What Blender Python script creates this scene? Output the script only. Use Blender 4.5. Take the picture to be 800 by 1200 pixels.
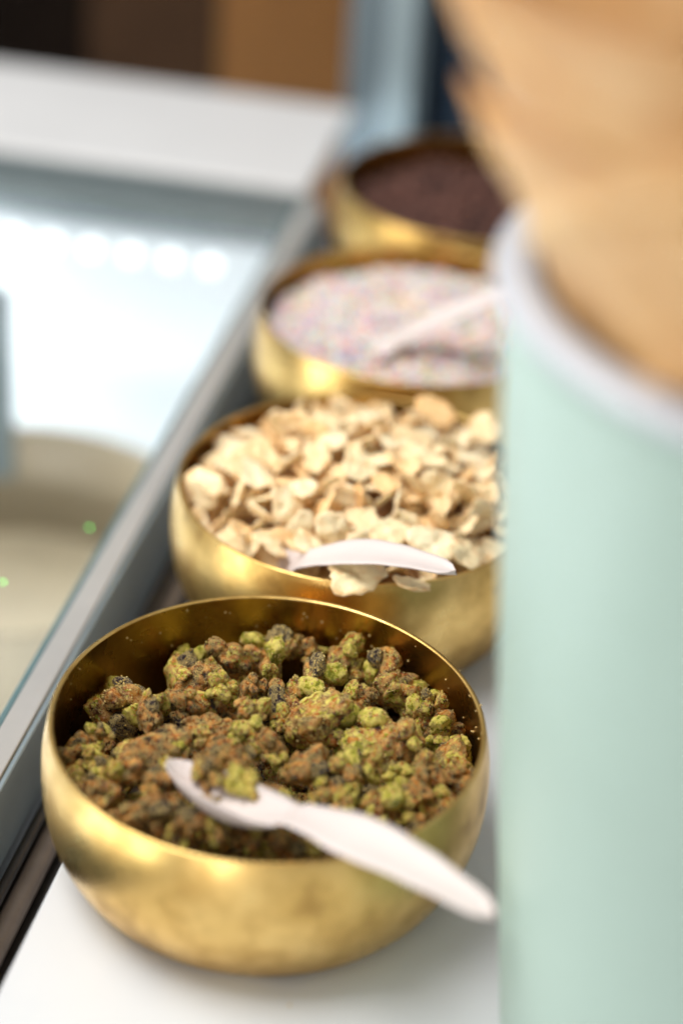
import bpy, bmesh, math, random
import numpy as np
from mathutils import Vector, Matrix, noise, Quaternion

for o in list(bpy.data.objects):
    bpy.data.objects.remove(o)
SC = bpy.context.scene
COL = SC.collection
S = 0.06                      # one bowl radius in metres: all sizes below are in bowl radii

# ------------------------------------------------------------------ camera
cam = bpy.data.cameras.new('camera')
camo = bpy.data.objects.new('camera', cam)
COL.objects.link(camo)
cam.sensor_fit = 'VERTICAL'
cam.sensor_height = 36.0
cam.sensor_width = 24.0
cam.lens = 72.34
cam.clip_start = 0.02
cam.clip_end = 60
camo.matrix_world = (Matrix.Translation(Vector((1.53889, -7.35710, 6.60773)) * S)
                     @ Matrix.Rotation(0.170095, 4, 'Z')
                     @ Matrix.Rotation(math.pi / 2 - 0.555601, 4, 'X')
                     @ Matrix.Rotation(0.067795, 4, 'Z'))
cam.dof.use_dof = True
cam.dof.focus_distance = 9.9 * S
cam.dof.aperture_fstop = 3.2
SC.camera = camo

# ------------------------------------------------------------------ world, lamps, exposure
w = bpy.data.worlds.new('World')
SC.world = w
w.use_nodes = True
bg = w.node_tree.nodes['Background']
bg.inputs[0].default_value = (0.97, 0.985, 1.0, 1)
bg.inputs[1].default_value = 0.42

def area(name, loc, target, sx, sy, power, col):
    l = bpy.data.lights.new(name, 'AREA')
    l.shape = 'RECTANGLE'
    l.size = sx
    l.size_y = sy
    l.energy = power
    l.color = col
    o = bpy.data.objects.new(name, l)
    COL.objects.link(o)
    o.location = Vector(loc) * S
    d = (Vector(target) - Vector(loc))
    o.rotation_euler = d.to_track_quat('-Z', 'Y').to_euler()
    return o

area('window_light', (-9, -1, 20), (0, 1.5, 0), 0.75, 0.75, 18, (1.0, 0.985, 0.96))
area('shop_front_light', (-2.6, -24, 2.6), (0, 0, 0.6), 0.14, 0.55, 4.5, (1.0, 0.95, 0.86))
area('side_window_light', (-24, -11, 5.5), (0, 3, 0.6), 0.5, 0.7, 7, (1.0, 0.97, 0.92))
SC.view_settings.view_transform = 'Standard'
SC.view_settings.look = 'None'
SC.view_settings.exposure = 0.14
SC.view_settings.gamma = 1.0
SC.view_settings.use_curve_mapping = False
SC.render.engine = 'CYCLES'
SC.cycles.max_bounces = 8
SC.cycles.glossy_bounces = 5

# ------------------------------------------------------------------ materials
class NT:
    def __init__(s, name):
        s.m = bpy.data.materials.new(name)
        s.m.use_nodes = True
        s.t = s.m.node_tree
        s.p = s.t.nodes['Principled BSDF']
    def n(s, typ, **kw):
        x = s.t.nodes.new(typ)
        for k, v in kw.items():
            if k.startswith('i_'):
                x.inputs[k[2:].replace('_', ' ')].default_value = v
            else:
                setattr(x, k, v)
        return x
    def l(s, a, b):
        s.t.links.new(a, b)
    def set(s, **kw):
        for k, v in kw.items():
            s.p.inputs[k.replace('_', ' ')].default_value = v
    def coord(s, scale=(1, 1, 1), rnd=False):
        tc = s.n('ShaderNodeTexCoord')
        mp = s.n('ShaderNodeMapping')
        mp.inputs['Scale'].default_value = scale
        s.l(tc.outputs['Object'], mp.inputs['Vector'])
        if rnd:
            oi = s.n('ShaderNodeObjectInfo')
            mm = s.n('ShaderNodeMath', operation='MULTIPLY')
            mm.inputs[1].default_value = 37.0
            s.l(oi.outputs['Random'], mm.inputs[0])
            s.l(mm.outputs[0], mp.inputs['Location'])
        return mp.outputs['Vector']
    def noise(s, vec, scale, detail=4, rough=0.55):
        x = s.n('ShaderNodeTexNoise')
        x.inputs['Scale'].default_value = scale
        x.inputs['Detail'].default_value = detail
        x.inputs['Roughness'].default_value = rough
        s.l(vec, x.inputs['Vector'])
        return x.outputs['Fac']
    def ramp(s, fac, stops):
        x = s.n('ShaderNodeValToRGB')
        e = x.color_ramp.elements
        e[0].position, e[0].color = stops[0][0], c4(stops[0][1])
        e[1].position, e[1].color = stops[-1][0], c4(stops[-1][1])
        for p, c in stops[1:-1]:
            k = e.new(p)
            k.color = c4(c)
        s.l(fac, x.inputs[0])
        return x.outputs[0]
    def mix(s, fac, a, b, blend='MIX'):
        x = s.n('ShaderNodeMix', data_type='RGBA', blend_type=blend)
        for v, i in ((fac, 0), (a, 6), (b, 7)):
            if hasattr(v, 'links'):
                s.l(v, x.inputs[i])
            elif i == 0:
                x.inputs[0].default_value = v
            else:
                x.inputs[i].default_value = c4(v)
        return x.outputs[2]
    def bump(s, h, strength, dist):
        x = s.n('ShaderNodeBump')
        x.inputs['Strength'].default_value = strength
        x.inputs['Distance'].default_value = dist
        s.l(h, x.inputs['Height'])
        return x
def c4(c):
    if isinstance(c, (int, float)):
        return (c, c, c, 1)
    return (c[0], c[1], c[2], 1)

def plain(name, col, rough=0.5, metal=0.0, var=0.06, scale=6, bump=0.0, bscale=60):
    t = NT(name)
    v = t.coord()
    f = t.noise(v, scale / S, 4)
    lo = tuple(max(0, x * (1 - var)) for x in col)
    hi = tuple(min(1, x * (1 + var)) for x in col)
    t.l(t.ramp(f, [(0.3, lo), (0.7, hi)]), t.p.inputs['Base Color'])
    t.set(Roughness=rough, Metallic=metal)
    if bump:
        b = t.bump(t.noise(v, bscale / S, 3), bump, 0.0004)
        t.l(b.outputs[0], t.p.inputs['Normal'])
    return t.m

def brass(name, inner):
    t = NT(name)
    v = t.coord()
    # tarnish blotches and fine spinning marks
    f1 = t.noise(v, 2.2 / S, 5, 0.6)
    vs = t.coord((1, 1, 22))
    f2 = t.noise(vs, 5 / S, 4, 0.6)
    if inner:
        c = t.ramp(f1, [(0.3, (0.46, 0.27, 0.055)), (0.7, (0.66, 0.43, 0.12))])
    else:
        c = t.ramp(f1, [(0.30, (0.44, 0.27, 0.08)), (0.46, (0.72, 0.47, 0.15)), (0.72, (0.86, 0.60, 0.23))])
    t.l(c, t.p.inputs['Base Color'])
    t.set(Metallic=1.0)
    f3 = t.noise(v, 4.5 / S, 6, 0.6)
    c2 = t.ramp(f3, [(0.36, (0.50, 0.42, 0.34)), (0.56, (1.0, 1.0, 1.0))])
    t.l(t.mix(0.38, c, c2, 'MULTIPLY'), t.p.inputs['Base Color'])
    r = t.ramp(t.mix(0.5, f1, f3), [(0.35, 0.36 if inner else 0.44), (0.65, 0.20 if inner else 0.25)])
    t.l(r, t.p.inputs['Roughness'])
    b = t.bump(f2, 0.25, 0.0003)
    g = t.noise(v, 90 / S, 3)
    b2 = t.bump(g, 0.12, 0.0002)
    t.l(b.outputs[0], b2.inputs['Normal'])
    t.l(b2.outputs[0], t.p.inputs['Normal'])
    return t.m

M = {}
M['brass'] = brass('brass_outside', False)
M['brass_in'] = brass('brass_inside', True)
M['shelf'] = plain('white_laminate', (0.65, 0.67, 0.695), 0.32, var=0.02, scale=1.5, bump=0.05)
M['stripe'] = plain('pale_grey_strip', (0.36, 0.355, 0.345), 0.45, var=0.05, scale=3, bump=0.1)
M['teal'] = plain('glass_edge', (0.10, 0.17, 0.18), 0.25, var=0.1)
M['steel'] = plain('blue_grey_metal', (0.29, 0.36, 0.40), 0.33, metal=0.35, var=0.08, scale=2, bump=0.1)
M['channel'] = plain('dark_channel', (0.05, 0.045, 0.042), 0.35, metal=0.3, var=0.2)
M['ridge'] = plain('brown_grey_gasket', (0.16, 0.125, 0.10), 0.4, metal=0.2, var=0.15)
M['ledge'] = plain('white_ledge', (0.66, 0.66, 0.66), 0.45, var=0.03, scale=1)
M['case'] = plain('case_white', (0.80, 0.84, 0.87), 0.25, var=0.03, scale=1)
M['bar'] = plain('frame_green_grey', (0.13, 0.16, 0.165), 0.35, var=0.1)
M['tub'] = plain('tan_tub', (0.27, 0.22, 0.145), 0.45, var=0.06, scale=1)
M['gelato'] = plain('cream_gelato', (0.55, 0.46, 0.32), 0.6, var=0.05, scale=3, bump=0.4, bscale=12)
M['post'] = plain('blue_grey_post', (0.10, 0.135, 0.155), 0.4, var=0.08, scale=1)
M['post_light'] = plain('pale_blue_strip', (0.23, 0.29, 0.31), 0.35, var=0.06, scale=1)
M['navy'] = plain('navy_panel', (0.018, 0.03, 0.048), 0.4, var=0.1, scale=1)
M['dark'] = plain('dark_wood', (0.007, 0.004, 0.0025), 0.95, var=0.3, scale=1)
M['dbrown'] = plain('brown_fade_step', (0.032, 0.016, 0.008), 0.95, var=0.2, scale=1)
M['kraft'] = plain('brown_board', (0.125, 0.056, 0.018), 0.95, var=0.12, scale=0.8)
for k_ in ('dark', 'kraft', 'navy', 'dbrown'):
    M[k_].node_tree.nodes['Principled BSDF'].inputs['Specular IOR Level'].default_value = 0.08
M['spoon'] = plain('white_spoon', (0.67, 0.585, 0.555), 0.5, var=0.025, scale=4, bump=0.06, bscale=40)
M['mint'] = plain('mint_enamel', (0.385, 0.51, 0.45), 0.42, var=0.03, scale=0.8)
M['lip'] = plain('pale_lip', (0.53, 0.56, 0.62), 0.3, var=0.03, scale=1)
M['cupin'] = plain('cup_inside_shade', (0.36, 0.27, 0.20), 0.5, var=0.1, scale=1)  # brownish shadow inside the cup is put into this colour

def emis(name, col, st):
    t = NT(name)
    t.set(Base_Color=c4(col))
    t.p.inputs['Emission Color'].default_value = c4(col)
    t.p.inputs['Emission Strength'].default_value = st
    return t.m
M['led'] = emis('led_white', (0.97, 0.99, 1.0), 1.5)
M['green_led'] = emis('led_green', (0.15, 1.0, 0.15), 7.0)

def glass():
    # thin clear pane: mostly lets light straight through, mirrors more at a flat angle
    m = bpy.data.materials.new('clear_glass')
    m.use_nodes = True
    t = m.node_tree
    t.nodes.remove(t.nodes['Principled BSDF'])
    tr = t.nodes.new('ShaderNodeBsdfTransparent'); tr.inputs[0].default_value = (0.97, 0.98, 0.98, 1)
    gl = t.nodes.new('ShaderNodeBsdfGlossy'); gl.inputs['Roughness'].default_value = 0.03
    lw = t.nodes.new('ShaderNodeLayerWeight'); lw.inputs[0].default_value = 0.5
    pw = t.nodes.new('ShaderNodeMath'); pw.operation = 'POWER'; pw.inputs[1].default_value = 5.0
    t.links.new(lw.outputs['Facing'], pw.inputs[0])
    fr = t.nodes.new('ShaderNodeMath'); fr.operation = 'MULTIPLY_ADD'; fr.inputs[1].default_value = 0.9; fr.inputs[2].default_value = 0.04
    t.links.new(pw.outputs[0], fr.inputs[0])
    mx = t.nodes.new('ShaderNodeMixShader')
    t.links.new(fr.outputs[0], mx.inputs[0]); t.links.new(tr.outputs[0], mx.inputs[1]); t.links.new(gl.outputs[0], mx.inputs[2])
    t.links.new(mx.outputs[0], t.nodes['Material Output'].inputs[0])
    return m
M['glass'] = glass()

def nutmat():
    t = NT('sugared_pistachio')
    v = t.coord(rnd=True)
    at = t.n('ShaderNodeAttribute', attribute_name='lump')     # 0..1 nut piece, 2 = sugar grain, 3 = caramel
    oi = t.n('ShaderNodeObjectInfo')
    sep = t.n('ShaderNodeSeparateColor')
    t.l(oi.outputs['Color'], sep.inputs[0])
    def math_(op, a, b=None, c=None, clamp=False):
        x = t.n('ShaderNodeMath', operation=op)
        x.use_clamp = clamp
        for i, q in enumerate((a, b, c)):
            if q is None: continue
            if hasattr(q, 'links'): t.l(q, x.inputs[i])
            else: x.inputs[i].default_value = q
        return x.outputs[0]
    n0 = t.noise(v, 12 / S, 3)
    jit = math_('MULTIPLY_ADD', n0, 2.0, -1.0)
    isgreen = math_('MULTIPLY_ADD', math_('SUBTRACT', sep.outputs[0], math_('ADD', at.outputs['Fac'], jit)), 6.0, 0.5, True)
    brown = t.ramp(t.noise(v, 6 / S, 5), [(0.38, (0.020, 0.008, 0.006)), (0.47, (0.14, 0.034, 0.006)), (0.56, (0.46, 0.13, 0.016)), (0.70, (0.72, 0.33, 0.06))])
    green = t.ramp(t.noise(v, 8 / S, 4), [(0.36, (0.20, 0.20, 0.012)), (0.48, (0.52, 0.48, 0.035)), (0.62, (0.84, 0.74, 0.14))])
    col = t.mix(isgreen, brown, green)
    dark = math_('MULTIPLY', math_('GREATER_THAN', at.outputs['Fac'], 0.90), math_('LESS_THAN', at.outputs['Fac'], 1.01))
    col = t.mix(dark, col, (0.022, 0.012, 0.022))
    vo = t.n('ShaderNodeTexVoronoi'); vo.inputs['Scale'].default_value = 85 / S
    t.l(v, vo.inputs['Vector'])
    cr = t.ramp(t.noise(v, 8 / S, 6, 0.7), [(0.42, 0.0), (0.52, 1.0)])
    gr = t.ramp(vo.outputs['Color'], [(0.34, 0.0), (0.44, 1.0)])
    mm = math_('MULTIPLY', math_('MULTIPLY', cr, gr), 0.60)
    col = t.mix(mm, col, (0.78, 0.57, 0.19))
    isg = math_('GREATER_THAN', at.outputs['Fac'], 1.5)
    col = t.mix(isg, col, t.ramp(t.noise(v, 40 / S, 2), [(0.35, (0.50, 0.28, 0.03)), (0.65, (0.92, 0.76, 0.32))]))
    t.l(col, t.p.inputs['Base Color'])
    t.l(t.ramp(cr, [(0.0, 0.12), (1.0, 0.40)]), t.p.inputs['Roughness'])
    t.p.inputs['Subsurface Weight'].default_value = 0.05
    t.p.inputs['Subsurface Radius'].default_value = (0.002, 0.0015, 0.0006)
    b1 = t.bump(vo.outputs['Distance'], 0.7, 0.0005)
    b1.invert = True
    t.l(b1.outputs[0], t.p.inputs['Normal'])
    return t.m
M['nut'] = nutmat()
M['crumb'] = plain('gap_shade_brown', (0.05, 0.028, 0.012), 0.6, var=0.5, scale=14, bump=0.8, bscale=30)  # dark shade of the gaps between clusters put into the bed colour

def flakemat():
    t = NT('toasted_flake')
    v = t.coord(rnd=True)
    oi = t.n('ShaderNodeObjectInfo')
    at = t.n('ShaderNodeAttribute', attribute_name='lump')
    base = t.ramp(oi.outputs['Random'], [(0.0, (0.90, 0.55, 0.24)), (0.15, (0.97, 0.72, 0.40)), (0.6, (0.98, 0.80, 0.49)), (1.0, (0.98, 0.84, 0.57))])
    f = t.noise(v, 5 / S, 4)
    a = t.n('ShaderNodeMath', operation='ADD')
    t.l(f, a.inputs[0])
    sc = t.n('ShaderNodeMath', operation='MULTIPLY'); t.l(at.outputs['Fac'], sc.inputs[0]); sc.inputs[1].default_value = 0.22
    t.l(sc.outputs[0], a.inputs[1])
    k = t.ramp(a.outputs[0], [(0.56, 0.0), (0.82, 0.6)])
    col = t.mix(k, base, (0.80, 0.40, 0.13))
    t.l(col, t.p.inputs['Base Color'])
    t.set(Roughness=0.5)
    t.p.inputs['Subsurface Weight'].default_value = 0.12
    t.p.inputs['Subsurface Radius'].default_value = (0.004, 0.0025, 0.0012)
    t.p.inputs['Subsurface Scale'].default_value = 1.0
    b = t.bump(t.noise(v, 22 / S, 4), 0.5, 0.0006)
    t.l(b.outputs[0], t.p.inputs['Normal'])
    return t.m
M['flake'] = flakemat()
M['flakebed'] = plain('flake_crumbs', (0.42, 0.22, 0.09), 0.6, var=0.35, scale=12, bump=0.6, bscale=20)

def attrmat(name, rough=0.4, bump=False):
    t = NT(name)
    at = t.n('ShaderNodeAttribute', attribute_name='tint')
    t.l(at.outputs['Color'], t.p.inputs['Base Color'])
    t.set(Roughness=rough)
    return t.m
M['sprinkle'] = attrmat('pastel_sprinkles', 0.35)
M['choc'] = attrmat('dark_chocolate', 0.7)

def wafflemat():
    t = NT('baked_waffle')
    v = t.coord()
    f = t.noise(v, 1.6 / S, 5)
    at = t.n('ShaderNodeAttribute', attribute_name='lump')
    c = t.ramp(f, [(0.28, (0.58, 0.29, 0.10)), (0.45, (0.76, 0.47, 0.21)), (0.7, (0.86, 0.62, 0.34))])
    c = t.mix(at.outputs['Fac'], c, (0.52, 0.26, 0.08))
    t.l(c, t.p.inputs['Base Color'])
    t.set(Roughness=0.55)
    b = t.bump(t.noise(v, 30 / S, 3), 0.4, 0.0005)
    t.l(b.outputs[0], t.p.inputs['Normal'])
    return t.m
M['waffle'] = wafflemat()

# ------------------------------------------------------------------ object helpers
def tag(o, label=None, cat=None, group=None, kind=None):
    if label: o['label'] = label
    if cat: o['category'] = cat
    if group: o['group'] = group
    if kind: o['kind'] = kind
    return o
def empty(name, loc, label=None, cat=None, group=None, rz=0):
    o = bpy.data.objects.new(name, None)
    COL.objects.link(o)
    o.empty_display_size = 0.01
    o.location = Vector(loc) * S
    o.rotation_euler = (0, 0, rz)
    return tag(o, label, cat, group)
def mesh(name, verts, faces, mat, smooth=True, attr=None, tint=None):
    me = bpy.data.meshes.new(name)
    me.from_pydata([tuple(float(c) * S for c in v) for v in verts], [], [tuple(int(i) for i in f) for f in faces])
    for m in (mat if isinstance(mat, (list, tuple)) else [mat]):
        me.materials.append(m)
    if smooth:
        me.polygons.foreach_set('use_smooth', [True] * len(me.polygons))
    if attr is not None:
        a = me.attributes.new('lump', 'FLOAT', 'POINT')
        a.data.foreach_set('value', np.asarray(attr, dtype=np.float32))
    if tint is not None:
        a = me.attributes.new('tint', 'FLOAT_COLOR', 'POINT')
        a.data.foreach_set('color', np.asarray(tint, dtype=np.float32).ravel())
    me.validate()
    me.update()
    return me
def link(name, me, parent=None, loc=(0, 0, 0)):
    o = bpy.data.objects.new(name, me)
    COL.objects.link(o)
    o.parent = parent
    o.location = Vector(loc) * S
    return o
def box(name, lo, hi, mat, parent=None, bev=0.0):
    bm = bmesh.new()
    bmesh.ops.create_cube(bm, size=1)
    for v in bm.verts:
        for i in range(3):
            v.co[i] = (lo[i] + (v.co[i] + 0.5) * (hi[i] - lo[i])) * S
    if bev:
        bmesh.ops.bevel(bm, geom=list(bm.edges), offset=bev * S, segments=3, profile=0.5, affect='EDGES')
    me = bpy.data.meshes.new(name)
    bm.to_mesh(me); bm.free()
    me.materials.append(mat)
    o = bpy.data.objects.new(name, me)
    COL.objects.link(o)
    o.parent = parent
    return o
def lathe_mesh(name, prof, mat, seg=128, wob=0.0, smooth=True):
    V, F = [], []
    for j in range(seg):
        t = 2 * math.pi * j / seg
        for r, z in prof:
            rr = r * (1 + wob * math.sin(3 * t + 1) + wob * .5 * math.sin(5 * t))
            V.append((rr * math.cos(t), rr * math.sin(t), z))
    n = len(prof)
    for j in range(seg):
        k = (j + 1) % seg
        for i in range(n - 1):
            F.append((j * n + i, k * n + i, k * n + i + 1, j * n + i + 1))
    return mesh(name, V, F, mat, smooth)
# ------------------------------------------------------------------ setting: shelf, rail, display case, background
random.seed(7)
tag(box('counter_shelf', (-0.895, -5.5, -0.30), (7.0, 8.35, 0.0), M['shelf'], bev=0.02), kind='structure')

rail = empty('display_case_rail', (-1.27, 1, -0.25), 'long blue-grey metal rail with pale stripe beside the brass bowls', 'rail')
def rbox(name, lo, hi, mat, bev=0.0):
    o = box(name, [lo[i] - (-1.27, 1, -0.25)[i] for i in range(3)], [hi[i] - (-1.27, 1, -0.25)[i] for i in range(3)], mat, rail, bev)
    return o
rbox('rail_face', (-1.302, -6, -0.26), (-1.262, 7.2, 0.185), M['steel'], 0.012)
rbox('rail_body', (-1.424, -6, -0.5), (-1.306, 7.2, 0.17), M['steel'])
rbox('top_strip', (-1.424, -6, 0.173), (-1.292, 7.2, 0.205), M['stripe'], 0.008)
rbox('glass_edge_strip', (-1.462, -6, -0.1), (-1.428, 7.2, 0.195), M['teal'], 0.006)
rbox('channel_floor', (-1.26, -6, -0.55), (-0.90, 8.2, -0.42), M['channel'])
def ridge(x, z, r, mat, nm):
    V, F = [], []
    for yi, y in enumerate((-6, 8.1)):
        for k in range(16):
            t = 2 * math.pi * k / 16
            V.append((x + 1.27 + r * math.cos(t), y - 1, z + .25 + r * .7 * math.sin(t)))
    for k in range(16):
        F.append((k, (k + 1) % 16, 16 + (k + 1) % 16, 16 + k))
    link(nm, mesh(nm, V, F, mat), rail)
ridge(-1.215, -0.30, 0.030, M['channel'], 'gasket')
ridge(-1.13, -0.36, 0.062, M['ridge'], 'gasket')
ridge(-1.00, -0.40, 0.035, M['channel'], 'gasket')

case = empty('display_case', (-4.5, 2, -6.0), 'white chilled ice cream display case under clear glass', 'display case')
CO = (-4.5, 2, -6.0)
def cbox(name, lo, hi, mat, bev=0.0):
    return box(name, [lo[i] - CO[i] for i in range(3)], [hi[i] - CO[i] for i in range(3)], mat, case, bev)
cbox('case_floor', (-9.5, -6, -6.0), (-1.43, 7.5, -5.8), M['case'])
cbox('back_wall', (-9.5, 7.5, -6.0), (-1.43, 7.62, 0.1), M['case'])
cbox('inner_side', (-1.52, -6, -5.79), (-1.434, 7.49, -0.12), M['case'])
cbox('pan_deck', (-9.5, 5.2, -2.9), (-1.53, 7.49, -2.7), M['case'], 0.02)
cbox('pan_deck', (-9.5, -6.0, -3.0), (-1.53, 5.18, -2.85), M['case'], 0.02)
cbox('glass_lid', (-9.5, -6, 0.09), (-1.47, 6.78, 0.14), M['glass'])
cbox('frame_bar', (-9.5, 6.80, 0.02), (-1.47, 7.44, 0.16), M['bar'], 0.02)
cbox('light_channel', (-9.5, 7.30, -0.40), (-1.53, 7.49, -0.30), M['case'], 0.01)
for i in range(14):
    x = -2.22 - 0.335 * i
    cbox('light_diode', (x - 0.05, 7.40, -0.62), (x + 0.05, 7.49, -0.52), M['led'], 0.02)

ledge = tag(box('back_ledge', (-9.5, 7.46, 0.12), (-1.45, 9.33, 0.20), M['ledge'], bev=0.03),
            'white ledge running across behind the display case', 'ledge')

tubc = (-2.98, 4.62, -2.85)
tub = empty('ice_cream_tub', tubc, 'round beige ice cream tub seen dimly through the case glass', 'tub')
link('tub_wall', lathe_mesh('tub_wall', [(0.0, 0.01), (1.30, 0.01), (1.42, 1.30), (1.45, 1.36), (1.40, 1.37), (1.36, 1.30), (1.28, 0.05)], M['tub'], 96), tub)
gp = [(0.0, 0.60)] + [(1.30 * t, 0.58 - 0.12 * t * t) for t in (0.2, 0.4, 0.6, 0.8, 0.95, 1.0)]
link('ice_cream', lathe_mesh('ice_cream', gp, M['gelato'], 72, wob=0.008), tub)

div = tag(box('hanging_bracket', (-3.62, 5.15, -1.46), (-3.12, 5.27, 0.07), M['bar'], bev=0.02),
          'dark bracket hanging under the case glass at the far left edge', 'bracket')
for (x, y, z, lb) in ((-1.872, 1.62, 0.143, 'tiny green light on the case glass at the left edge of the photo'),
                      (-1.592, 2.295, 0.143, 'tiny green light on the case glass beside the rail')):
    o = empty('indicator_light', (x, y, z), lb, 'light', 'green indicator lights on the display case glass')
    link('bezel', lathe_mesh('bezel', [(0.0, 0.0), (0.009, 0.0), (0.009, 0.004), (0.007, 0.006)], M['bar'], 20), o)
    link('lens', lathe_mesh('lens', [(0.007, 0.005), (0.0055, 0.009), (0.003, 0.011), (0.0, 0.012)], M['green_led'], 20), o)

post = empty('corner_post', (-1.1, 9.6, 0), 'blue-grey upright post with a pale stripe behind the farthest bowl', 'post')
PO = (-1.1, 9.6, 0)
def pbox(name, lo, hi, mat, bev=0.0):
    return box(name, [lo[i] - PO[i] for i in range(3)], [hi[i] - PO[i] for i in range(3)], mat, post, bev)
pbox('post_body', (-1.56, 9.40, -1.0), (-0.90, 9.9, 7), M['post'], 0.03)
pbox('pale_strip', (-1.22, 9.36, -1.0), (-0.98, 9.397, 7), M['post_light'], 0.01)
tag(box('navy_panel', (-0.88, 9.7, -1.0), (5.5, 9.9, 7), M['navy'], bev=0.02), 'dark navy panel standing to the right of the blue-grey post', 'panel')
tag(box('back_wall', (-16, 14.0, -4.0), (6, 14.3, 9), M['dark']), kind='structure')
tag(box('brown_board', (-3.25, 11.6, -2.0), (-1.50, 11.9, 4), M['kraft'], bev=0.03), 'brown board standing in the dark behind the white ledge', 'board')
tag(box('brown_board', (-4.7, 11.95, -2.0), (-3.0, 12.2, 4), M['dbrown'], bev=0.03), 'added in-between brown panel fading the dark wall into the brown board', 'board')  # extra panel added as a middle tone in the dark-to-brown fade
tag(box('shop_floor', (-30, -12, -14.2), (30, 14.0, -14.0), M['channel']), kind='structure')

# ------------------------------------------------------------------ brass bowls
HB = 0.8
def wall_r(z, inner=False):
    d = HB - z
    rho, b, c = 1.06, 0.80, 0.265
    k = abs((d - c) / b)
    e = 2.3
    r = rho * max(0.0, 1 - k ** e) ** (1 / e)
    k0 = (c / b) ** e
    r0 = rho * (1 - k0) ** (1 / e)
    r = r / r0 if r0 else r
    return r - (0.022 if inner else 0)
def bowl(y, label, seed):
    o = empty('brass_bowl', (XB[seed], y, 0), label, 'bowl', 'brass bowls standing in a row on the white shelf', rz=seed * 1.3)
    zs = [HB * (1 - (i / 30) ** 1.0) for i in range(29)]
    prof = [(wall_r(z), z) for z in zs if z > 0.045]
    rb = prof[-1][0]
    prof += [(rb - 0.03, 0.022), (rb - 0.08, 0.006), (rb - 0.14, 0.001), (0.0, 0.001)]
    link('outer_wall', lathe_mesh('outer_wall', prof[::-1], M['brass'], 160, wob=0.0012), o)
    pin = [(wall_r(z) - 0.022, z) for z in zs if z > 0.06]
    pin += [(pin[-1][0] - 0.08, 0.035), (0.0, 0.03)]
    link('inner_wall', lathe_mesh('inner_wall', pin, M['brass_in'], 160, wob=0.0012), o)
    rim = [(1.001 - 0.011 + 0.0125 * math.cos(t), HB + 0.002 + 0.007 * math.sin(t)) for t in [2 * math.pi * k / 12 for k in range(13)]]
    link('rim', lathe_mesh('rim', rim, M['brass'], 160, wob=0.0012), o)
    return o
YB = [0, 2.18, 4.36, 6.54]
XB = [0, 0, -0.07, 0]
LB = ['nearest brass bowl, heaped with sugared pistachio clusters',
      'second brass bowl from the front, heaped with pale toasted flakes',
      'third brass bowl, filled with pastel sugar sprinkles',
      'farthest brass bowl, filled with dark chocolate crumbs']
for i in range(4):
    bowl(YB[i], LB[i], i)

# ------------------------------------------------------------------ pistachio clusters
def ico(sub):
    bm = bmesh.new()
    bmesh.ops.create_icosphere(bm, subdivisions=sub, radius=1)
    bm.verts.ensure_lookup_table()
    V = np.array([v.co[:] for v in bm.verts])
    F = [[v.index for v in f.verts] for f in bm.faces]
    bm.free()
    return V, F
ICOP, FP = ico(4)
ICOG, FG = ico(1)
def cluster_mesh(seed, squash=0.7):
    # a handful of chopped nut pieces glued round a caramel core, crusted with sugar grains
    rs = np.random.RandomState(seed)
    k = rs.randint(7, 12)
    V, A, F = [], [], []
    def piece(c, r, val, stretch):
        U = ICOP
        pn = rs.normal(size=(9, 3)); pn /= np.linalg.norm(pn, axis=1)[:, None]
        pd = rs.uniform(0.58, 0.95, 9)
        Q = np.minimum((pd[None] / np.maximum(U @ pn.T, 1e-3)).min(1), 1.15)
        q_ = rs.normal(size=(3, 3)); q_, _r = np.linalg.qr(q_)
        P = (U * (0.08 + 0.92 * Q)[:, None] * np.array(stretch)) @ q_ * r
        off = Vector((seed * 3.1, val * 20, len(V) * .01))
        base = len(V)
        for p in P:
            v = Vector(p + c)
            u = Vector(p)
            f = 1 + .13 * noise.noise(v * 9 + off) + .07 * noise.noise(v * 22 + off) + .05 * noise.noise(v * 50 + off)
            V.append(tuple(Vector(c) + u * f)); A.append(val)
        F.extend([(a + base, b_ + base, d + base) for a, b_, d in FP])
    piece(np.zeros(3), rs.uniform(.26, .34), .7, (1.25, .9, squash))
    cs = []
    for i in range(k):
        for _ in range(30):
            d = rs.normal(size=3); d /= np.linalg.norm(d)
            c = d * np.array([.36, .27, .36 * squash]) * rs.uniform(.75, 1.15)
            if all(np.linalg.norm(c - e) > .15 for e in cs): break
        cs.append(c)
        piece(c, rs.uniform(.13, .24), rs.uniform(0, 1), (1, rs.uniform(.7, 1), rs.uniform(.6, 1)))
    P = np.array(V)
    ext = (P.max(0) - P.min(0))[:2].mean()
    nv = len(V)
    for i in range(700):
        p = P[rs.randint(nv)]
        n = p / (np.linalg.norm(p) + 1e-6)
        if np.linalg.norm(p) < .25: continue
        # cling in patches
        if noise.noise(Vector(p) * 4 + Vector((seed, 0, 0))) < -.05: continue
        r = rs.uniform(.008, .020)
        base = len(V)
        for u in ICOG:
            V.append(tuple(p + n * r * .3 + u * r * rs.uniform(.6, 1.2))); A.append(2)
        F.extend([(a + base, b_ + base, d + base) for a, b_, d in FG])
    P = np.array(V)
    P /= ext
    return mesh('cluster', P, F, M['nut'], True, attr=A)
CL = [cluster_mesh(100 + i, 0.62 + 0.03 * (i % 5)) for i in range(14)]
random.seed(21)
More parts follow.
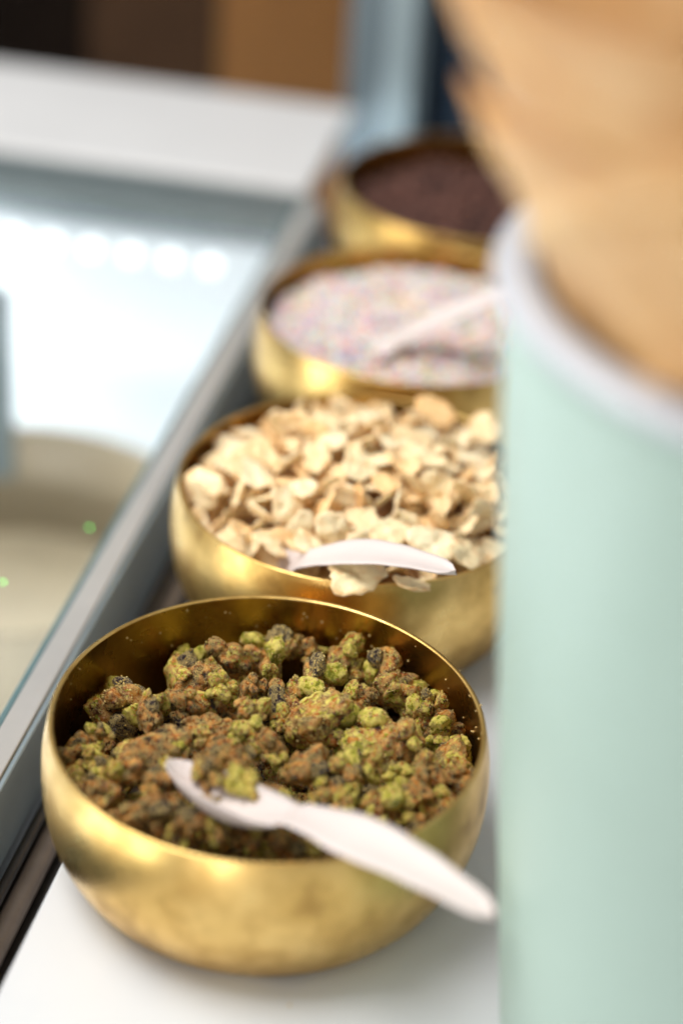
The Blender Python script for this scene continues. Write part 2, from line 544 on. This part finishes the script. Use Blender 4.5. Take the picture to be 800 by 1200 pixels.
PISTA = [(-0.785, 0.264, 0.569, 0.32, 0.45), (-0.619, 0.672, 0.556, 0.28, 0.9), (-0.476, 0.388, 0.606, 0.206, 0.2), (-0.599, 0.106, 0.607, 0.169, 0.1), (-0.506, -0.126, 0.622, 0.26, 0.05), (-0.425, 0.2, 0.626, 0.162, 0.1), (-0.534, 0.2, 0.613, 0.106, 0.9), (-0.311, 0.039, 0.644, 0.175, 0.3), (-0.859, -0.091, 0.558, 0.168, 0.3), (-0.784, -0.052, 0.575, 0.112, 0.5), (-0.766, -0.214, 0.572, 0.122, 1), (-0.678, -0.339, 0.579, 0.117, 1), (-0.878, -0.225, 0.546, 0.142, 0.1), (-0.59, -0.324, 0.597, 0.202, 0.4), (-0.79, -0.368, 0.551, 0.156, 0.7), (-0.633, -0.481, 0.568, 0.215, 0.5), (-0.41, -0.591, 0.585, 0.212, 0.2), (-0.279, -0.502, 0.616, 0.171, 0.5), (-0.147, -0.555, 0.617, 0.204, 0.4), (-0.389, -0.151, 0.636, 0.118, 0.7), (-0.206, 0.931, 0.551, 0.267, 0.7), (-0.089, 1.046, 0.532, 0.13, 0.7), (0.022, 0.9, 0.56, 0.154, 0.1), (-0.345, 0.657, 0.587, 0.194, 0.2), (-0.122, 0.572, 0.61, 0.1, 0.9), (-0.393, 0.461, 0.607, 0.141, 0.1), (-0.292, 0.333, 0.628, 0.18, 0.6), (-0.173, 0.361, 0.633, 0.139, 0.3), (-0.024, 0.406, 0.632, 0.205, 0.5), (0.093, 0.603, 0.606, 0.225, 0.6), (0.191, 0.844, 0.566, 0.204, 0.7), (-0.122, 0.188, 0.649, 0.181, 0.5), (0.193, 0.254, 0.642, 0.314, 0.8), (0.014, 0.243, 0.647, 0.121, 0.8), (0.306, 0.972, 0.536, 0.172, 0.7), (0.435, 0.794, 0.557, 0.219, 0.6), (0.329, 0.531, 0.604, 0.173, 0.2), (0.613, 0.897, 0.52, 0.204, 0.5), (0.734, 0.815, 0.52, 0.194, 0.3), (0.855, 0.591, 0.522, 0.174, 0.15), (0.587, 0.715, 0.551, 0.188, 0.5), (0.66, 0.558, 0.562, 0.173, 0.8), (0.753, 0.453, 0.557, 0.155, 0.8), (0.452, 0.24, 0.622, 0.281, 0.75), (0.618, 0.238, 0.599, 0.216, 0.4), (0.885, 0.331, 0.54, 0.21, 0.6), (0.633, 0.02, 0.604, 0.173, 0.9), (0.726, 0.116, 0.584, 0.143, 0.4), (0.499, -0.0, 0.626, 0.141, 0.6), (0.601, -0.191, 0.605, 0.208, 0.4), (0.749, -0.062, 0.58, 0.179, 0.3), (0.835, -0.092, 0.558, 0.163, 0.6), (0.744, -0.25, 0.57, 0.123, 0.4), (0.886, 0.091, 0.549, 0.15, 0.4), (0.427, -0.217, 0.631, 0.123, 0.9), (-0.251, 0.029, 0.649, 0.179, 0.3), (-0.089, 0.018, 0.657, 0.174, 0.8), (0.028, -0.01, 0.659, 0.134, 0.2), (-0.172, -0.132, 0.654, 0.157, 0.1), (0.216, -0.092, 0.654, 0.195, 0.1), (0.397, -0.091, 0.638, 0.164, 0.5), (0.32, -0.218, 0.642, 0.139, 0.5), (-0.057, -0.6, 0.611, 0.173, 0.4), (0.106, -0.586, 0.613, 0.172, 0.5), (0.235, -0.611, 0.6, 0.172, 0.2), (0.371, -0.581, 0.592, 0.157, 0.3), (0.024, -0.539, 0.623, 0.136, 0.5), (0.486, -0.436, 0.6, 0.151, 0.4), (0.241, -0.474, 0.624, 0.166, 0.4), (0.424, -0.33, 0.622, 0.153, 0.6), (0.101, -0.331, 0.648, 0.153, 0.3), (-0.394, -0.374, 0.62, 0.177, 0.3), (0.603, -0.436, 0.579, 0.136, 0.5), (-0.229, -0.677, 0.586, 0.15, 0.4)]

special = {
 0: 'large rough mottled cluster against the left wall of the nearest bowl',
 1: 'upright green and tan cluster near the back left rim of the nearest bowl',
 4: 'smooth dark caramel-brown cluster just above the spoon tip',
 20: 'big tan-green cluster highest at the back of the nearest bowl',
 32: 'long sand-coloured green cluster in the middle of the nearest bowl',
 43: 'long green and tan cluster right of the middle in the nearest bowl'}
gcol = {}
def where(x, y):
    r = math.hypot(x, y)
    if r < .22: return 'in the very centre'
    a = ('right', 'back right', 'back', 'back left', 'left', 'front left', 'front', 'front right')[int(((math.degrees(math.atan2(y, x)) + 382.5) % 360) // 45)]
    return ('along the %s wall' if r > .68 else 'in the %s half' if ' ' not in a else 'partway to the %s') % a
def size_word(w, a, b): return 'small' if w < a else 'large' if w > b else 'medium'
def put_cluster(x, y, z, w, g, label, group):
    me = random.choice(CL)
    o = bpy.data.objects.new('pistachio_cluster', me)
    COL.objects.link(o)
    w *= 1.10
    rmax = min(wall_r(min(z, HB)), wall_r(max(.06, z - w * .45)) + w * .12) - 0.03 - w * 0.54
    r = math.hypot(x, y)
    if r > rmax:
        x *= rmax / r; y *= rmax / r
    o.location = Vector((x, y, z)) * S
    s = w
    o.scale = (s * random.uniform(1.0, 1.25), s * random.uniform(.82, 1.02), s * random.uniform(.95, 1.3))
    o.rotation_euler = (random.gauss(0, .55), random.gauss(0, .55), random.uniform(0, 6.28))
    o.color = (g, 0, 0, 1)
    tag(o, label, 'nut cluster', group)
    return o
GP = 'pistachio clusters heaped in the nearest bowl'
for i, (x, y, z, d, g) in enumerate(PISTA):
    zz = z - d * 0.10 + random.uniform(-.03, .05)
    lb = special.get(i)
    if not lb:
        lb = '%s %s nut cluster %s of the nearest bowl' % (size_word(d, .15, .2),
              'bright green' if g > .75 else 'green and tan' if g > .55 else 'dark caramel brown' if g < .15 else 'brown' if g < .35 else 'mottled brown-green', where(x, y))
    put_cluster(x, y, zz, d, min(.9, g * 0.64 + .10), lb, GP)
for (x, y, z, w, g, lb) in ((-0.16, -0.42, 0.80, .17, .15, 'brown cluster resting on the spoon, nearest its tip'),
                            (0.00, -0.47, 0.80, .18, .75, 'yellow-green cluster resting in the hollow of the spoon'),
                            (-0.08, -0.33, 0.78, .18, .2, 'brown cluster behind the green one on the spoon')):
    put_cluster(x, y, z, w / 1.1, g, lb, GP)
# the clusters underneath, seen in the gaps
k = 0
for i in range(-7, 8):
    for j in range(-7, 8):
        x = (i + 0.5 * (j % 2)) * 0.145 + random.uniform(-.03, .03)
        y = j * 0.128 + random.uniform(-.03, .03)
        if math.hypot(x, y) > 0.84: continue
        zz = 0.33 + .04 * math.hypot(x, y) + random.uniform(-.045, .045)
        put_cluster(x, y, zz, random.uniform(.12, .20), random.uniform(.05, .7), 'shadowed pistachio cluster low in the heap in the nearest bowl', GP)
        k += 1
def disc_bed(name, y0, zf, rad, mat, label, cat, n=56, amp=0.02):
    V, F = [(0, 0, zf(0))], []
    rings = 26
    for a in range(1, rings + 1):
        r = rad * a / rings
        for b in range(n):
            t = 2 * math.pi * b / n
            p = Vector((r * math.cos(t), r * math.sin(t), 0))
            V.append((p.x, p.y, zf(r / rad) + amp * noise.noise(p * 9 + Vector((y0, 0, 0)))))
    for b in range(n):
        F.append((0, 1 + b, 1 + (b + 1) % n))
    for a in range(rings - 1):
        for b in range(n):
            c = (b + 1) % n
            F.append((1 + a * n + b, 1 + (a + 1) * n + b, 1 + (a + 1) * n + c, 1 + a * n + c))
    o = link(name, mesh(name, V, F, mat), None, (0, y0, 0))
    tag(o, label, cat, kind='stuff')
    return o
disc_bed('crumbs_shade_bed', 0, lambda q: 0.31 - .01 * q, 0.93, M['crumb'], 'bed of nut crumbs coloured dark as gap shade under the pistachio clusters in the nearest bowl', 'crumbs', amp=.06)

# sugar grains clinging to the inside wall, the rim and the shelf near the first bowl
rs = np.random.RandomState(4)
U1, F1 = ico(1)
GV, GF_ = [], []
for i in range(104):
    t = rs.uniform(0, 6.28)
    if i < 95:
        z = rs.uniform(.55, .79); c = np.array([(wall_r(z) - .024) * math.cos(t), (wall_r(z) - .024) * math.sin(t), z])
    elif i < 101:
        c = np.array([1.0 * math.cos(t), 1.0 * math.sin(t), HB + .012])
    else:
        q = rs.uniform(1.0, 1.5); t = rs.uniform(-2.4, -.3); c = np.array([max(-.85, q * math.cos(t)), q * math.sin(t), .003])
    GF_ += [tuple(int(k) + len(GV) for k in f) for f in F1]
    rr_ = rs.uniform(.0025, .0075)
    GV += [tuple(c + p * rr_ * rs.uniform(.7, 1.3)) for p in U1]
tag(link('sugar_grains', mesh('sugar_grains', GV, GF_, plain('sugar_grain', (0.55, 0.40, 0.16), 0.5))), 'tiny sugar and nut grains on the wall and rim of the nearest bowl', 'crumbs', kind='stuff')

# ------------------------------------------------------------------ toasted flakes
def flake_mesh(seed):
    rs = np.random.RandomState(seed)
    n, rings = 26, 6
    ph = rs.uniform(0, 6.28, 6)
    el = rs.uniform(0.7, 1.0)
    cut = rs.uniform(0, 6.28)
    def outl(t):
        r = 1 + .12 * math.sin(2 * t + ph[0]) + .08 * math.sin(3 * t + ph[1]) + .05 * math.sin(5 * t + ph[2]) + .035 * math.sin(9 * t + ph[3]) + .025 * math.sin(13 * t + ph[4])
        d = math.cos(t - cut)
        if d > .75: r *= .75 / d * 1.05      # one broken straight side
        return r * .5
    bx, by = rs.uniform(-.9, .9), rs.uniform(.2, 1.2)
    off = Vector((seed * 2.3, 1.1, 0))
    th = 0.045
    V, A = [], []
    def zz(x, y):
        v = Vector((x, y, 0))
        return by * .22 * x * x + bx * .3 * x * y + .08 * noise.noise(v * 3.5 + off) + .045 * noise.noise(v * 8 + off)
    for side in (1, -1):
        V.append((0, 0, zz(0, 0) + side * th)); A.append(0)
        for a in range(1, rings + 1):
            q = a / rings
            for b in range(n):
                t = 2 * math.pi * b / n
                x, y = outl(t) * q * math.cos(t), outl(t) * q * math.sin(t) * el
                V.append((x, y, zz(x, y) + side * th * (1 - .75 * q ** 5))); A.append(q ** 3)
    N = 1 + rings * n
    F = []
    for s, o in ((1, 0), (-1, N)):
        for b in range(n):
            c = (b + 1) % n
            f = (o, o + 1 + b, o + 1 + c); F.append(f if s > 0 else f[::-1])
            for a in range(rings - 1):
                f = (o + 1 + a * n + b, o + 1 + (a + 1) * n + b, o + 1 + (a + 1) * n + c, o + 1 + a * n + c)
                F.append(f if s > 0 else f[::-1])
    e = 1 + (rings - 1) * n
    for b in range(n):
        c = (b + 1) % n
        F.append((e + b, N + e + b, N + e + c, e + c))
    return mesh('flake', V, F, M['flake'], True, attr=A)
FL = [flake_mesh(i) for i in range(16)]
random.seed(5)
GF = 'toasted flakes heaped in the second bowl'
def put_flake(x, y, z, w, rot, label):
    o = bpy.data.objects.new('toasted_flake', random.choice(FL))
    COL.objects.link(o)
    o.location = Vector((x, YB[1] + y, z)) * S
    o.scale = (w, w, w)
    o.rotation_euler = rot
    tag(o, label, 'flake', GF)
    return o
def heapz(r): return 1.01 - 0.42 * r ** 2.2
pts = []
def try_pt(x, y, dmin, layer):
    for (a, b, l) in pts:
        if l == layer and (a - x) ** 2 + (b - y) ** 2 < dmin * dmin: return False
    pts.append((x, y, layer)); return True
for layer, (dz, dmin, cnt) in enumerate(((-0.15, .14, 75), (-0.07, .115, 100), (0.0, .110, 125))):
    c = 0
    for _ in range(6000):
        r = 0.93 * math.sqrt(random.random()); t = random.uniform(0, 6.28)
        x, y = r * math.cos(t), r * math.sin(t)
        if layer == 2 and y < -0.70 and -0.65 < x < 0.6: continue
        if not try_pt(x, y, dmin, layer): continue
        w = random.uniform(.16, .25)
        rr = min(r, wall_r(.7) - .04 - w * .45)
        if r > rr: x *= rr / r; y *= rr / r
        tilt = random.choice((.3, .6, .9, 1.3))
        put_flake(x, y, heapz(r) + .05 * y + dz + random.uniform(-.02, .03), w,
                  (random.gauss(0, tilt), random.gauss(0, tilt), random.uniform(0, 6.28)),
                  '%s pale toasted flake %s of the second bowl' % (size_word(w, .24, .3), where(x, y)) if layer == 2 else 'toasted flake lower in the heap in the second bowl')
        c += 1
        if c >= cnt - (8 if layer == 2 else 0): break
for (x, y, z, w, rot, lb) in (
    (0.16, -0.96, 0.85, 0.32, (.3, .1, .3), 'crumpled flake lying over the front rim below the spoon of the second bowl'),
    (0.45, -0.93, 0.83, 0.24, (.3, .2, 2.3), 'small flake on the front rim right of the crumpled one'),
    (-0.80, -0.30, 0.80, 0.25, (1.2, .3, -.6), 'narrow flake standing upright against the left rim of the second bowl'),
    (0.50, -0.62, 0.88, 0.28, (.6, .1, .35), 'broad pointed flake standing above the spoon end'),
    (0.67, -0.60, 0.84, 0.25, (.6, .4, 1.0), 'broad flake leaning on the right of the broad pointed flake'),
    (0.30, 0.58, 1.00, 0.25, (.55, .2, .2), 'big pale flake standing highest at the back of the second bowl'),
    (0.60, 0.53, 0.96, 0.24, (.5, .3, -.3), 'big pale flake at the back right of the second bowl'),
    (-0.50, -0.62, 0.77, 0.24, (.5, .5, 1.2), 'orange-brown flake near the front left rim of the second bowl')):
    put_flake(x, y, z, w, rot, lb)
disc_bed('flake_crumbs', YB[1], lambda q: 0.68 - .2 * q * q, 0.985, M['flakebed'], 'toasted crumbs underneath the flakes in the second bowl', 'crumbs', amp=.08)

# ------------------------------------------------------------------ sprinkles and chocolate: uncountable, one mesh each
def grains(name, y0, n, zf, rad, r0, r1, cols, mat, label, cat, long=0, seed=1, wts=None, bedcol=(.5, .4, .4), layers=2):
    rs = np.random.RandomState(seed)
    U, F = ico(1)
    F = np.array(F)
    r = rad * np.sqrt(rs.rand(n)); t = rs.rand(n) * 2 * np.pi
    lay = rs.rand(n) * layers * r0 * 1.6
    x, y = r * np.cos(t), r * np.sin(t)
    und = np.array([0.045 * noise.noise(Vector((a * 3.2, b * 3.2, seed))) for a, b in zip(x, y)])
    c = np.stack([x, y, zf(r / rad) + und - lay], 1)
    R = rs.uniform(r0, r1, n)
    A = rs.normal(size=(n, 3)); A /= np.linalg.norm(A, axis=1)[:, None]
    P = U[None] * R[:, None, None]
    if long:
        P = P + A[:, None] * ((U[None] * A[:, None]).sum(-1) * R[:, None] * long)[..., None]
        P *= rs.uniform(.7, 1.3, P.shape)
    P = (P + c[:, None]).reshape(-1, 3)
    FF = (F[None] + (np.arange(n) * len(U))[:, None, None]).reshape(-1, 3)
    ci = rs.choice(len(cols), n, p=wts)
    C = np.array([cc + (1,) for cc in cols])[ci] * np.append(np.ones(3), 1)
    C[:, :3] *= rs.uniform(.88, 1.08, (n, 1))
    T = np.repeat(C, len(U), 0)
    # bed surface beneath
    nb, rg = 64, 20
    BV = [(0, 0, zf(0) - layers * r0 * 1.7)]; BF = []
    for a in range(1, rg + 1):
        for b in range(nb):
            tt = 2 * math.pi * b / nb; q = a / rg
            bx_, by_ = (rad + .03) * q * math.cos(tt), (rad + .03) * q * math.sin(tt)
            BV.append((bx_, by_, zf(q) - layers * r0 * 1.5 + 0.045 * noise.noise(Vector((bx_ * 3.2, by_ * 3.2, seed)))))
    for b in range(nb):
        BF.append((0, 1 + b, 1 + (b + 1) % nb))
    for a in range(rg - 1):
        for b in range(nb):
            c2 = (b + 1) % nb
            i0 = 1 + a * nb
            BF.append((i0 + b, i0 + nb + b, i0 + nb + c2)); BF.append((i0 + b, i0 + nb + c2, i0 + c2))
    nP = len(P)
    Vv = np.vstack([P, np.array(BV)])
    Fv = np.vstack([FF, np.array(BF) + nP])
    T = np.vstack([T, np.tile(np.array(bedcol + (1,)), (len(BV), 1))])
    me = mesh(name, Vv, Fv, mat, True, tint=T)
    o = link(name, me, None, (XB[YB.index(y0)], y0, 0))
    tag(o, label, cat, kind='stuff')
pastel = [(.92, .86, .82), (.88, .42, .46), (.92, .68, .60), (.42, .74, .50), (.38, .60, .84), (.92, .76, .30), (.52, .38, .74), (.90, .42, .24)]
grains('sugar_sprinkles', YB[2], 8200, lambda q: 0.75 - 0.09 * q * q, 0.95,   .0145, .021, pastel, M['sprinkle'],
       'tiny pastel pink, white, green and blue sugar balls filling the third bowl', 'sprinkles', seed=3,
       wts=[.34, .14, .16, .09, .09, .08, .05, .05], bedcol=(.75, .60, .56))
choc = [(.065, .021, .013), (.095, .033, .021), (.15, .058, .038), (.040, .014, .009)]
grains('chocolate_crumbs', YB[3], 3600, lambda q: 0.66 - 0.10 * q * q, 0.95, .018, .036, choc, M['choc'],
       'dark brown chocolate crumbs filling the farthest bowl', 'chocolate crumbs', long=1.0, seed=9, bedcol=(.04, .018, .012))

# ------------------------------------------------------------------ spoons
def spoon(name, tip, end, roll, label, arch=0.05, depth=0.12, width=1.0, twist=0.0):
    tip, end = Vector(tip), Vector(end)
    L = (end - tip).length
    prof = [(0.0, .0), (.012, .045), (.04, .085), (.10, .130), (.17, .158), (.25, .165), (.32, .150), (.38, .118), (.43, .100), (.49, .108), (.57, .128), (.66, .130), (.78, .108), (.90, .082), (.95, .070), (.98, .048), (1.0, .0)]
    def hw(s):
        for (a, b), (c, d) in zip(prof, prof[1:]):
            if s <= c:
                u = (s - a) / (c - a)
                u = u if (a < .02 or c > .98) else u * u * (3 - 2 * u)
                return (b + (d - b) * u) * width
        return 0
    ns, nc = 72, 12
    V, F = [], []
    th = 0.013
    for i in range(ns + 1):
        s = 0.5 - 0.5 * math.cos(math.pi * i / ns)
        wd = max(hw(s), 0.004)
        sc = max(0.0, math.sin(math.pi * min(1, s / .40))) if s < .40 else 0
        zc = arch * math.sin(math.pi * min(1, max(0, (s - .36) / .64))) * 1.0
        dip = -depth * sc ** .8
        for side in (1, -1):
            for j in range(nc + 1):
                q = -1 + 2 * j / nc
                y = q * wd
                z = zc + dip * (1 - q * q) ** .9 + side * th * (1 - .7 * q ** 6)
                z += (.018 * q * q if s > .4 else 0)
                a_ = twist * min(1, max(0, (s - .25) / .35))
                V.append((s * L, y * math.cos(a_) - z * math.sin(a_), y * math.sin(a_) + z * math.cos(a_)))
    m = 2 * (nc + 1)
    for i in range(ns):
        for j in range(nc):
            a, b = i * m + j, (i + 1) * m + j
            F.append((a, b, b + 1, a + 1))
            a += nc + 1; b += nc + 1
            F.append((a, a + 1, b + 1, b))
        a, b = i * m, (i + 1) * m
        F.append((a, a + nc + 1, b + nc + 1, b))
        a += nc; b += nc
        F.append((a, b, b + nc + 1, a + nc + 1))
    o = link(name, mesh(name, V, F, M['spoon']))
    X = (end - tip).normalized()
    Y = Vector((0, 0, 1)).cross(X).normalized()
    Z = X.cross(Y)
    Mx = Matrix((X, Y, Z)).transposed().to_4x4()
    Mx = Matrix.Translation(tip * S) @ Mx @ Matrix.Rotation(roll, 4, 'X')
    o.matrix_world = Mx
    tag(o, label, 'spoon', 'white spoons left in the bowls')
    return o
spoon('spoon', (-0.358, -0.411, 0.80), (1.213, -1.246, 1.00), -0.26, 'white spoon scooping pistachio clusters, handle over the nearest rim', depth=0.13, twist=0.42, arch=0.08, width=0.92)
spoon('spoon', (-0.70, YB[1] - 0.66, 0.58), (0.677, YB[1] - 1.06, 1.02), 0.15, 'white spoon half buried in the pale flakes', arch=0.09, width=0.82)
spoon('spoon', (-0.71, YB[2] - 0.575, 0.50), (0.79, YB[2] - 0.33, 1.30), 0.1, 'blurred white spoon stuck in the pastel sprinkles', arch=0.04, width=0.8)

# ------------------------------------------------------------------ mint container with waffle cones
CX, CY = 2.19, -0.70
cup = empty('mint_container', (CX, CY, 0), 'tall mint green container with a rolled pale lip holding waffle cones', 'container')
HC = 3.62
prof = [(0.0, 0.0), (0.88, 0.0), (0.92, 0.02), (0.935, 0.06), (1.035, 1.0), (1.13, 2.0), (1.22, 3.0), (1.26, HC - 0.06)]
link('outer_wall', lathe_mesh('outer_wall', prof, M['mint'], 128), cup)
prof = [(1.215, HC - 0.05), (1.15, 3.0), (1.05, 2.0), (0.955, 1.0), (0.88, 0.1), (0.0, 0.08)]
link('inner_wall', lathe_mesh('inner_wall', prof, M['cupin'], 128), cup)
lp = [(1.225 + 0.085 * math.cos(t), HC - 0.005 + 0.055 * math.sin(t)) for t in [2 * math.pi * k / 20 for k in range(21)]]
link('rolled_lip', lathe_mesh('rolled_lip', lp, M['lip'], 128), cup)

def cone_mesh(seed, slope, h, slant, low, seam):
    # one wafer rolled round itself; its slanted top is lowest towards the angle "low", its outer edge lies at "seam"
    rs = np.random.RandomState(seed)
    nt, nz = 210, 150
    V, A, F = [], [], []
    turns = 1.30
    off = Vector((seed, 0, 0))
    for i in range(nt + 1):
        q_t = i / nt
        t = turns * 2 * math.pi * q_t
        ang = t + seam
        top = h * (1 - slant * math.cos(ang - low)) + .05 * noise.noise(Vector((math.cos(ang) * 3, math.sin(ang) * 3, seed)))
        for j in range(nz + 1):
            z = top * j / nz
            r = slope * z * (1 - .055 * q_t) + .012
            u, v_ = ang * 4.2, z * 5.2
            g1 = abs(math.sin((u + v_) * .9)); g2 = abs(math.sin((u - v_) * .9))
            rg = max(0, 1 - 3.0 * min(g1, g2))
            p = Vector((r * math.cos(ang), r * math.sin(ang), z))
            r += .045 * rg + .035 * noise.noise(p * 1.6 + off) * min(1, z) + .012 * noise.noise(p * 9 + off)
            V.append((r * math.cos(ang), r * math.sin(ang), z))
            A.append(min(1, max(0, .95 * (1 - rg) * .55 + .9 * max(0, noise.noise(p * 1.9 + off)) * 1.2 + .8 * max(0, j / nz - .965) * 28)))
    m = nz + 1
    for i in range(nt):
        for j in range(nz):
            F.append((i * m + j, (i + 1) * m + j, (i + 1) * m + j + 1, i * m + j + 1))
    return mesh('waffle_cone', V, F, M['waffle'], True, attr=A)
W_, SW = math.pi, math.pi * 1.25
cones = [((2.17, -0.83, 1.74), .535, 3.00, .135, W_ - .1, SW - .55, 'lowest waffle cone of the stack in the mint container'),
         ((2.17, -0.82, 1.80), .535, 3.45, .10, W_ + .4, SW - .15, 'second waffle cone of the stack, nested in the lowest one'),
         ((2.18, -0.81, 1.87), .535, 3.80, .08, W_ + 1, SW + .5, 'third waffle cone of the stack in the mint container'),
         ((2.18, -0.80, 1.95), .535, 4.10, .08, 0.0, SW + 1.4, 'top waffle cone of the stack, reaching out of view')]
for i, (loc, sl, h, sn, lo, se, lb) in enumerate(cones):
    o = link('waffle_cone', cone_mesh(40 + i, sl, h, sn, lo, se), None, loc)
    md = o.modifiers.new('thickness', 'SOLIDIFY'); md.thickness = 0.03 * S; md.offset = -1
    tag(o, lb, 'waffle cone', 'waffle cones nested in the mint container')
# the case's own light: the strip of diodes shining down and forward into it
cl = bpy.data.lights.new('case_strip_light', 'AREA')
cl.shape = 'RECTANGLE'; cl.size = 7.5 * S; cl.size_y = 0.12 * S; cl.energy = 4.1; cl.color = (0.93, 0.98, 1.0)
clo = bpy.data.objects.new('case_strip_light', cl); COL.objects.link(clo)
clo.location = Vector((-5.4, 7.2, -0.30)) * S
clo.rotation_euler = Vector((0.1, -0.25, -1)).to_track_quat('-Z', 'Y').to_euler()

cl2 = bpy.data.lights.new('case_front_fill', 'AREA')  # unseen fill lamp added to brighten the near part of the deck
cl2.shape = 'RECTANGLE'; cl2.size = 7.0 * S; cl2.size_y = 0.12 * S; cl2.energy = 2.8; cl2.color = (0.95, 0.98, 1.0)
clo2 = bpy.data.objects.new('case_front_fill', cl2); COL.objects.link(clo2)
clo2.location = Vector((-5.2, -3.6, -0.25)) * S
clo2.rotation_euler = Vector((0.1, 0.75, -1)).to_track_quat('-Z', 'Y').to_euler()
